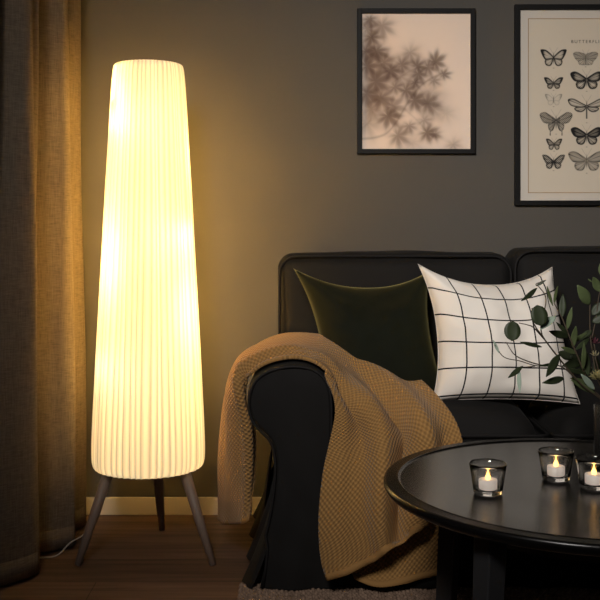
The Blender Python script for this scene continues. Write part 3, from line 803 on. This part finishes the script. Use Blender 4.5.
branch('eucalyptus_branch','dark-leaved branch filling the space low above the vase',
 [[ins(-.015,.012),ins(.0,.0,.60),p(600,378,2.42),p(588,365,2.43),p(574,358,2.44)]],
 [(p(590,366,2.43),p(570,356,2.42),.014,0,'leafdark'),(p(584,362,2.43),p(562,366,2.40),.011,0,'leafdark'),
  (p(592,370,2.42),p(574,372,2.40),.010,0,'leafdark'),(p(598,378,2.42),p(596,356,2.43),.011,0,'leafdark'),
  (p(574,358,2.44),p(558,352,2.44),.012,0,'leafdark')],'leafdark')
branch('eucalyptus_branch','green branch leaning right out of the vase',
 [[ins(-.02,.0),ins(.01,.0,.60),p(620,380,2.36),p(640,350,2.36),p(655,320,2.36)]],
 [(p(620,380),p(604,366),.010,0,'leafmid'),(p(628,368),p(646,374),.010,0,'leafmid'),(p(640,350),p(624,340),.012,0,'leafdark'),(p(645,340),p(664,338),.012,0,'leafdark'),(p(655,322),p(655,298),.012,0,'leafmid')],'leafmid')
def flower(label,px,py,Y,r,mt,petals,stempts,long=1.4):
    c=P(px,py,Y); t=thing('flower',label,'flower',Vector(stempts[0]),'flowers in the vase')
    obj('stem',*tube(catmull(stempts+[c-Vector((0,0,r))],8),.0014,6),M['stem'],t)
    g=G(); 
    for k in range(petals):
        a=k*2.399; ring=(k/petals); el=1.35-1.15*ring
        d=Vector((math.cos(a)*math.cos(el),math.sin(a)*math.cos(el),math.sin(el)))
        b0=c-Vector((0,0,r*.9)); leafmesh(g,b0+d*r*.1,b0+d*r*long*1.25,r*.24,0,facing=Vector((d.x,d.y,-.3)) if abs(d.z)<.99 else None)
    o=obj('petals',g.v,g.f,M[mt],t); mod_solid(o,.0006)
flower('small pink flower among the dark leaves above the vase',594,340,2.40,.009,'pink',14,[ins(.01,-.01),ins(.005,-.0,.60),P(600,375,2.40)])
flower('small cream bud just below the pink flower',595,353,2.37,.008,'cream',12,[ins(.005,-.015),ins(.0,-.01,.60),P(601,378,2.37)])
flower('spiky yellow-green flower head low over the vase rim',598,373,2.31,.017,'yellow',34,[ins(.025,-.01),ins(.02,-.01,.60),P(605,394,2.33)],1.1)

# ---------------------------------------------------------- framed pictures
def picture(name,label,x0,z0,x1,z1,fw,dep=.022):
    t=thing(name,label,'picture',((x0+x1)/2,YW,z0),'framed pictures on the wall')
    Y0=YW-dep
    g=G()
    g.add(*box(x0,Y0,z0,x0+fw,YW,z1)); g.add(*box(x1-fw,Y0,z0,x1,YW,z1)); g.add(*box(x0+fw,Y0,z0,x1-fw,YW,z0+fw)); g.add(*box(x0+fw,Y0,z1-fw,x1-fw,YW,z1))
    bevmod(obj('frame',g.v,g.f,M['frame'],t,smooth=False),.0012)
    return t
def printgrid(parent,name,x0,z0,x1,z1,y,img):
    h,w=img.shape[:2]
    xs=np.linspace(x0,x1,w); zs=np.linspace(z1,z0,h)
    v=[(x,y,z) for z in zs for x in xs]
    f=[(i*w+j,(i+1)*w+j,(i+1)*w+j+1,i*w+j+1) for i in range(h-1) for j in range(w-1)]
    o=obj(name,v,f,M['print'],parent,smooth=False)
    ca=o.data.color_attributes.new('print','FLOAT_COLOR','POINT')
    ca.data.foreach_set('color',np.concatenate([img,np.ones((h,w,1))],axis=2).astype(np.float32).ravel())
    return o
def XZ(px,py): q=P(px,py,YW); return q.x,q.z
# -- leaf-silhouette print
x0,z1=XZ(357,9.5); x1,z0=XZ(474.5,154)
fr1=picture('framed_picture','black framed print of blurred maple leaf silhouettes on a warm cream ground',x0,z0,x1,z1,.0165)
px0,pz1=x0+.0165,z1-.0165; px1,pz0=x1-.0165,z0+.0165
Wd,Hd=250,312
yy,xx=np.mgrid[0:Hd,0:Wd].astype(float)
X=42+390*xx/(Wd-1); Yp=55+490*yy/(Hd-1)
T=np.ones((Hd,Wd))
rs=np.random.RandomState(4)
def maple(cx,cy,r,rot,blur,dens,sq=1.0):
    global T
    dx,dy=X-cx,(Yp-cy)/sq; th=np.arctan2(dy,dx)-rot; rr=np.hypot(dx,dy)
    lobes=np.zeros_like(rr)
    for k,(a,l) in enumerate(((0,1),(.85,.9),(-.85,.9),(1.65,.7),(-1.65,.7),(2.45,.4),(-2.45,.4))):
        d=np.abs((th-a+PI)%(2*PI)-PI); lobes=np.maximum(lobes, l*np.clip(1-d/.62,0,1)**.7)
    R_=r*(.22+.95*lobes)
    m=1/(1+np.exp((rr-R_)/blur)); T*=1-dens*m
L_=[(70,75,24,3,.4),(115,97,40,5,.35),(75,140,32,4,.45),(95,190,42,4,.5),(60,245,38,4,.5),(145,258,36,4,.45),(215,195,28,6,.35),(185,240,28,4,.4),(240,245,28,4,.45),(305,230,32,3,.5),(280,248,26,3,.4),(245,272,30,4,.45),(335,275,22,3,.5),(300,297,20,4,.4),(232,303,22,4,.45),(200,332,30,4,.45),(160,320,28,4,.4),(90,300,48,5,.45),(58,345,42,5,.45),(230,368,38,4,.5),(277,378,38,4,.4),(110,360,42,4,.4),(150,392,40,4,.35),(135,425,44,4,.5),(170,495,38,5,.4),(212,460,24,4,.4),(265,440,24,5,.35),(275,485,36,4,.5),(305,490,20,4,.4),(370,527,22,6,.35),(345,415,22,9,.2),(300,400,30,8,.25),(60,450,40,9,.25),(225,520,25,10,.2),(180,280,34,8,.3),(290,340,36,10,.22),(55,190,36,5,.45),(60,110,30,5,.35),(120,230,34,5,.4),(75,400,34,7,.3)]
for cx,cy,r_,dn in ((60,150,50,.25),(70,270,70,.35),(110,330,60,.25),(150,250,45,.2),(60,400,50,.25),(235,250,45,.2),(240,370,40,.2)):
    T*=1-dn*np.exp(-(((X-cx)/r_)**2+((Yp-cy)/r_)**2))
for cx,cy,r,bl,dn in L_:
    maple(cx,cy,r*1.15,rs.uniform(-.6,1.5),bl*1.7,min(.8,dn*1.75),rs.uniform(.8,1.15))
def stroke(pts,w,dens,blur=2):
    global T
    D=np.full(T.shape,1e9); q=catmull([(a,b,0) for a,b in pts],6)
    for a,b in zip(q[:-1],q[1:]):
        ax,ay,bx,by=a.x,a.y,b.x,b.y; l2=(bx-ax)**2+(by-ay)**2+1e-9
        t=np.clip(((X-ax)*(bx-ax)+(Yp-ay)*(by-ay))/l2,0,1); D=np.minimum(D,np.hypot(X-ax-t*(bx-ax),Yp-ay-t*(by-ay)))
    T*=1-dens/(1+np.exp((D-w)/blur))
stroke([(42,508),(90,503),(130,488),(160,455),(185,415),(215,365),(250,320),(290,290),(325,275)],3,.5)
stroke([(42,330),(90,345),(130,372),(160,392)],3,.4); stroke([(75,70),(80,140),(95,200),(120,250),(170,290)],3,.4)
stroke([(42,470),(70,445),(80,410)],2,.3); stroke([(160,300),(220,260),(300,235)],2,.3); stroke([(195,400),(240,440),(275,480)],2,.25)
lo=np.array(lin((84,58,44))); hi=np.array(lin((240,218,200)))
K=np.clip(T,0,1)[...,None]; img=lo*(1-K)+hi*K
printgrid(fr1,'printed_sheet',px0,pz0,px1,pz1,YW-.010,img)
# -- butterfly chart
x0,z1=XZ(514,5.5); x1,z0=XZ(661,205.5)
fr2=picture('framed_picture','black framed chart of engraved butterflies in columns with a thin gold border',x0,z0,x1,z1,.0175)
mx0,mz1=x0+.0175,z1-.0175; mx1,mz0=x1-.0175,z0+.0175
obj('mat_board',*box(mx0,YW-.008,mz0,mx1,YW-.001,mz1),M['mount'],fr2,smooth=False)
ix0,iz1=XZ(528,19.5); _,iz0=XZ(528,192.5); ix1=XZ(647,0)[0]
g=G()
for b4 in ((ix0-.0018,iz0-.0018,ix0,iz1+.0018),(ix1,iz0-.0018,ix1+.0018,iz1+.0018),(ix0,iz0-.0018,ix1,iz0),(ix0,iz1,ix1,iz1+.0018)):
    g.add(*box(b4[0],YW-.0095,b4[1],b4[2],YW-.008,b4[3]))
obj('gold_border',g.v,g.f,M['gold'],fr2,smooth=False)
PW,PH=int(119*4),int(173*4)
yy,xx=np.mgrid[0:PH,0:PW].astype(float); X=528+119*xx/(PW-1); Yp=19.5+173*yy/(PH-1)
ink=np.zeros((PH,PW))
def sdpoly(pts,px,py):
    d=np.full(px.shape,1e9); s=np.ones(px.shape); n=len(pts)
    for i in range(n):
        ax,ay=pts[i]; bx,by=pts[i-1]
        ex,ey=bx-ax,by-ay; wx,wy=px-ax,py-ay
        t=np.clip((wx*ex+wy*ey)/(ex*ex+ey*ey+1e-12),0,1)
        d=np.minimum(d,(wx-ex*t)**2+(wy-ey*t)**2)
        c1=(py>=ay); c2=(py<by); c3=(ex*wy>ey*wx)
        s=np.where((c1&c2&c3)|(~c1&~c2&~c3),-s,s)
    return s*np.sqrt(d)
def smoothpoly(pts):
    q=[Vector((a,b,0)) for a,b in pts]; n=len(q); out=[]
    for i in range(n):
        p0,p1,p2,p3=q[i-1],q[i],q[(i+1)%n],q[(i+2)%n]
        for k in range(4):
            t=k/4; r=.5*((2*p1)+(p2-p0)*t+(2*p0-5*p1+4*p2-p3)*t*t+(3*p1-p0-3*p2+p3)*t**3); out.append((r.x,r.y))
    return out
FW={'std':[(0,-.05),(.25,-.28),(.6,-.48),(.98,-.5),(.95,-.3),(.8,-.05),(.62,.12),(.3,.1),(.05,.08)],
    'wide':[(0,-.08),(.3,-.30),(.7,-.48),(1,-.40),(.98,-.2),(.8,.02),(.55,.1),(.25,.08)],
    'long':[(0,-.05),(.3,-.22),(.7,-.42),(.98,-.40),(1,-.26),(.85,-.06),(.55,.02),(.25,.04)],
    'flat':[(0,-.25),(.35,-.40),(.8,-.45),(1,-.30),(.9,-.05),(.65,.2),(.35,.15),(.1,.1)]}
HW={'std':[(.04,.0),(.35,.02),(.62,.1),(.68,.26),(.58,.44),(.34,.5),(.16,.42),(.06,.22)],
    'long':[(.04,.0),(.35,-.02),(.62,.04),(.66,.14),(.5,.26),(.28,.28),(.08,.16)],
    'flat':[(.05,.0),(.5,.1),(.62,.25),(.5,.46),(.25,.5),(.0,.48),(.0,.2)],
    'tail':[(.04,.0),(.35,.05),(.5,.14),(.48,.34),(.40,.45),(.40,.66),(.34,.68),(.33,.5),(.2,.42),(.1,.25)]}
def butterfly(cx,cy,w,h,fw='std',hw='std',fill=.15,fill2=.15,edge=.8,ew=.9,tip=.0,spots=0,veins=.35,body=.8,abd=0,strength=1):
    global ink
    m=(np.abs(X-cx)<w*.6)&(np.abs(Yp-cy)<h*1.1)
    ys,xs=np.where(m); 
    if len(ys)==0: return
    sl=(slice(ys.min(),ys.max()+1),slice(xs.min(),xs.max()+1))
    u=np.abs(X[sl]-cx)/(w/2); v_=(Yp[sl]-cy)/h; A=np.zeros(u.shape); s=w/2
    px_,py_=np.abs(X[sl]-cx),(Yp[sl]-cy)
    for shp,fl,isf in ((HW[hw],fill2,0),(FW[fw],fill,1)):
        pts=[(a*w/2,b*h) for a,b in smoothpoly(shp)]
        d=sdpoly(pts,px_,py_)
        ins_=1/(1+np.exp(d/.14))
        e=np.exp(-(np.clip(-d,0,99)/(ew*1.25))**2)
        val=fl+(edge-fl)*e
        ang=np.arctan2(py_-(.02*h),px_+.3)
        val=val+veins*np.clip(np.cos(ang*17),0,1)**6*(.5+.5*(px_/s>.15))
        if isf and tip: val=val+tip/(1+np.exp(-(u-.74)*18))
        if spots: 
            dd=np.cos(px_*3.1)*np.cos(py_*3.3+1); val=val-spots*(dd>.45)*(u>.25)
        A=np.maximum(A*(1-ins_),0)+np.clip(val,0,1)*ins_
    bd=np.exp(-((px_/.55)**2+((py_-.02*h)/(h*.30))**4))
    A=np.maximum(A,body*bd)
    if abd: A=np.maximum(A,.85*np.exp(-((px_/.7)**2))*((py_>0)&(py_<abd)))
    # antennae
    an=np.exp(-((px_-np.clip(-(py_+.2*h),0,99)*.6)/.18)**2)*((py_<-.2*h)&(py_>-.62*h))*.4
    A=np.maximum(A,an)
    ink[sl]=np.maximum(ink[sl],A*strength)
B=[(553,58.2,26,16.5,dict(fill=.12,fill2=.12,edge=.9,ew=1.1,tip=.7)),
   (553,83.5,19,11.5,dict(fill=.4,fill2=.35,edge=.85,ew=1.0,tip=.4)),
   (553,100,17,11,dict(fill=.02,fill2=.02,edge=.35,ew=.5,tip=.4,veins=.15,strength=.8)),
   (555.5,122,32,20,dict(fw='wide',hw='tail',fill=.6,fill2=.5,edge=.8,ew=.8,spots=.7,body=.9)),
   (553.5,144.5,16,11,dict(fill=.45,fill2=.25,edge=.85,ew=.8,tip=.2)),
   (553,162,22.5,14,dict(fill=.55,fill2=.4,edge=.95,ew=1.2,spots=.5)),
   (585,58.5,25,14,dict(fw='flat',hw='flat',fill=.45,fill2=.3,edge=.55,ew=.8,veins=.3,spots=.25)),
   (586,80.5,32,18,dict(fw='wide',fill=.3,fill2=.08,edge=.95,ew=1.9,tip=.4,spots=.25)),
   (586,107,37,19,dict(fw='long',hw='long',fill=.12,fill2=.2,edge=.9,ew=1.0,veins=.5,abd=12)),
   (586,136,31,18,dict(fw='wide',fill=.6,fill2=.3,edge=.9,ew=1.3,tip=.2,veins=.5)),
   (586,161,36,20,dict(fw='wide',fill=.35,fill2=.28,edge=.6,ew=1.4,veins=.3)),
   (620,58.2,26,16,dict(fill=.5,edge=.9)),(620,82,20,13,dict(fill=.2,edge=.9,tip=.6)),(620,101,18,11,dict(fill=.3,edge=.7)),
   (620,122,28,18,dict(fw='wide',hw='tail',fill=.3,edge=.8)),(620,144,18,12,dict(fill=.5,edge=.9)),(620,162,24,14,dict(fill=.2,edge=.9,ew=1.2))]
for cx,cy,w,h,kw in B:
    butterfly(cx,cy,w,h,**kw)
    b_=np.exp(-(((X-cx)/.8)**2+((Yp-(cy+h*.62 if 'abd' not in kw else cy+16))/.45)**2))*.45; ink=np.maximum(ink,b_)
hi=np.array(lin((208,196,178))); lo=np.array(lin((22,19,19))); ink=np.clip(ink*1.25,0,1)
K=np.clip(ink,0,1)[...,None]; img=hi*(1-K)+lo*K
printgrid(fr2,'printed_sheet',ix0,iz0,ix1,iz1,YW-.0084,img)
tc_=bpy.data.curves.new('t','FONT'); tc_.body='BUTTERFLIES'; tc_.size=.0155; tc_.align_x='CENTER'; tc_.space_character=1.42; tc_.extrude=.0003
to=bpy.data.objects.new('t',tc_); C.objects.link(to)
bpy.context.view_layer.update()
me=bpy.data.meshes.new_from_object(to.evaluated_get(bpy.context.evaluated_depsgraph_get()))
bpy.data.objects.remove(to)
tx=(ix0+ix1)/2; tz=XZ(0,43.5)[1]; w0=wloc(fr2)
me.transform(Matrix.Translation(Vector((tx,YW-.0092,tz))-w0) @ Matrix.Rotation(PI/2,4,'X'))
me.materials.clear(); me.materials.append(M['ink'])
to=bpy.data.objects.new('printed_title',me); C.objects.link(to); to.parent=fr2

# ---------------------------------------------------------------- lights
def area(name,loc,target,size,power,col,sy=None):
    l=bpy.data.lights.new(name,'AREA'); l.size=size; l.energy=power; l.color=col
    if sy: l.shape='RECTANGLE'; l.size_y=sy
    o=bpy.data.objects.new(name,l); C.objects.link(o); o.location=loc
    o.rotation_euler=(Vector(target)-Vector(loc)).to_track_quat('-Z','Y').to_euler(); return o
L0=area('room_light',(-.45,.0,2.25),(.72,3.35,1.08),.55,12.3,(1,.95,.90)); L0.data.spread=math.radians(64)
w=bpy.data.worlds.new('World'); bpy.context.scene.world=w; w.use_nodes=True
w.node_tree.nodes['Background'].inputs[0].default_value=(.85,.92,1,1); w.node_tree.nodes['Background'].inputs[1].default_value=.045

cam=bpy.data.cameras.new('camera'); co=bpy.data.objects.new('camera',cam); C.objects.link(co)
co.location=(0,0,H); co.rotation_euler=(PI/2,0,0); cam.sensor_width=36; cam.sensor_fit='HORIZONTAL'; cam.lens=60; cam.shift_y=-.13
cam.clip_start=.05
S=bpy.context.scene; S.camera=co
S.view_settings.view_transform='Standard'; S.view_settings.look='None'; S.view_settings.gamma=1; S.view_settings.exposure=0
S.view_settings.use_curve_mapping=False
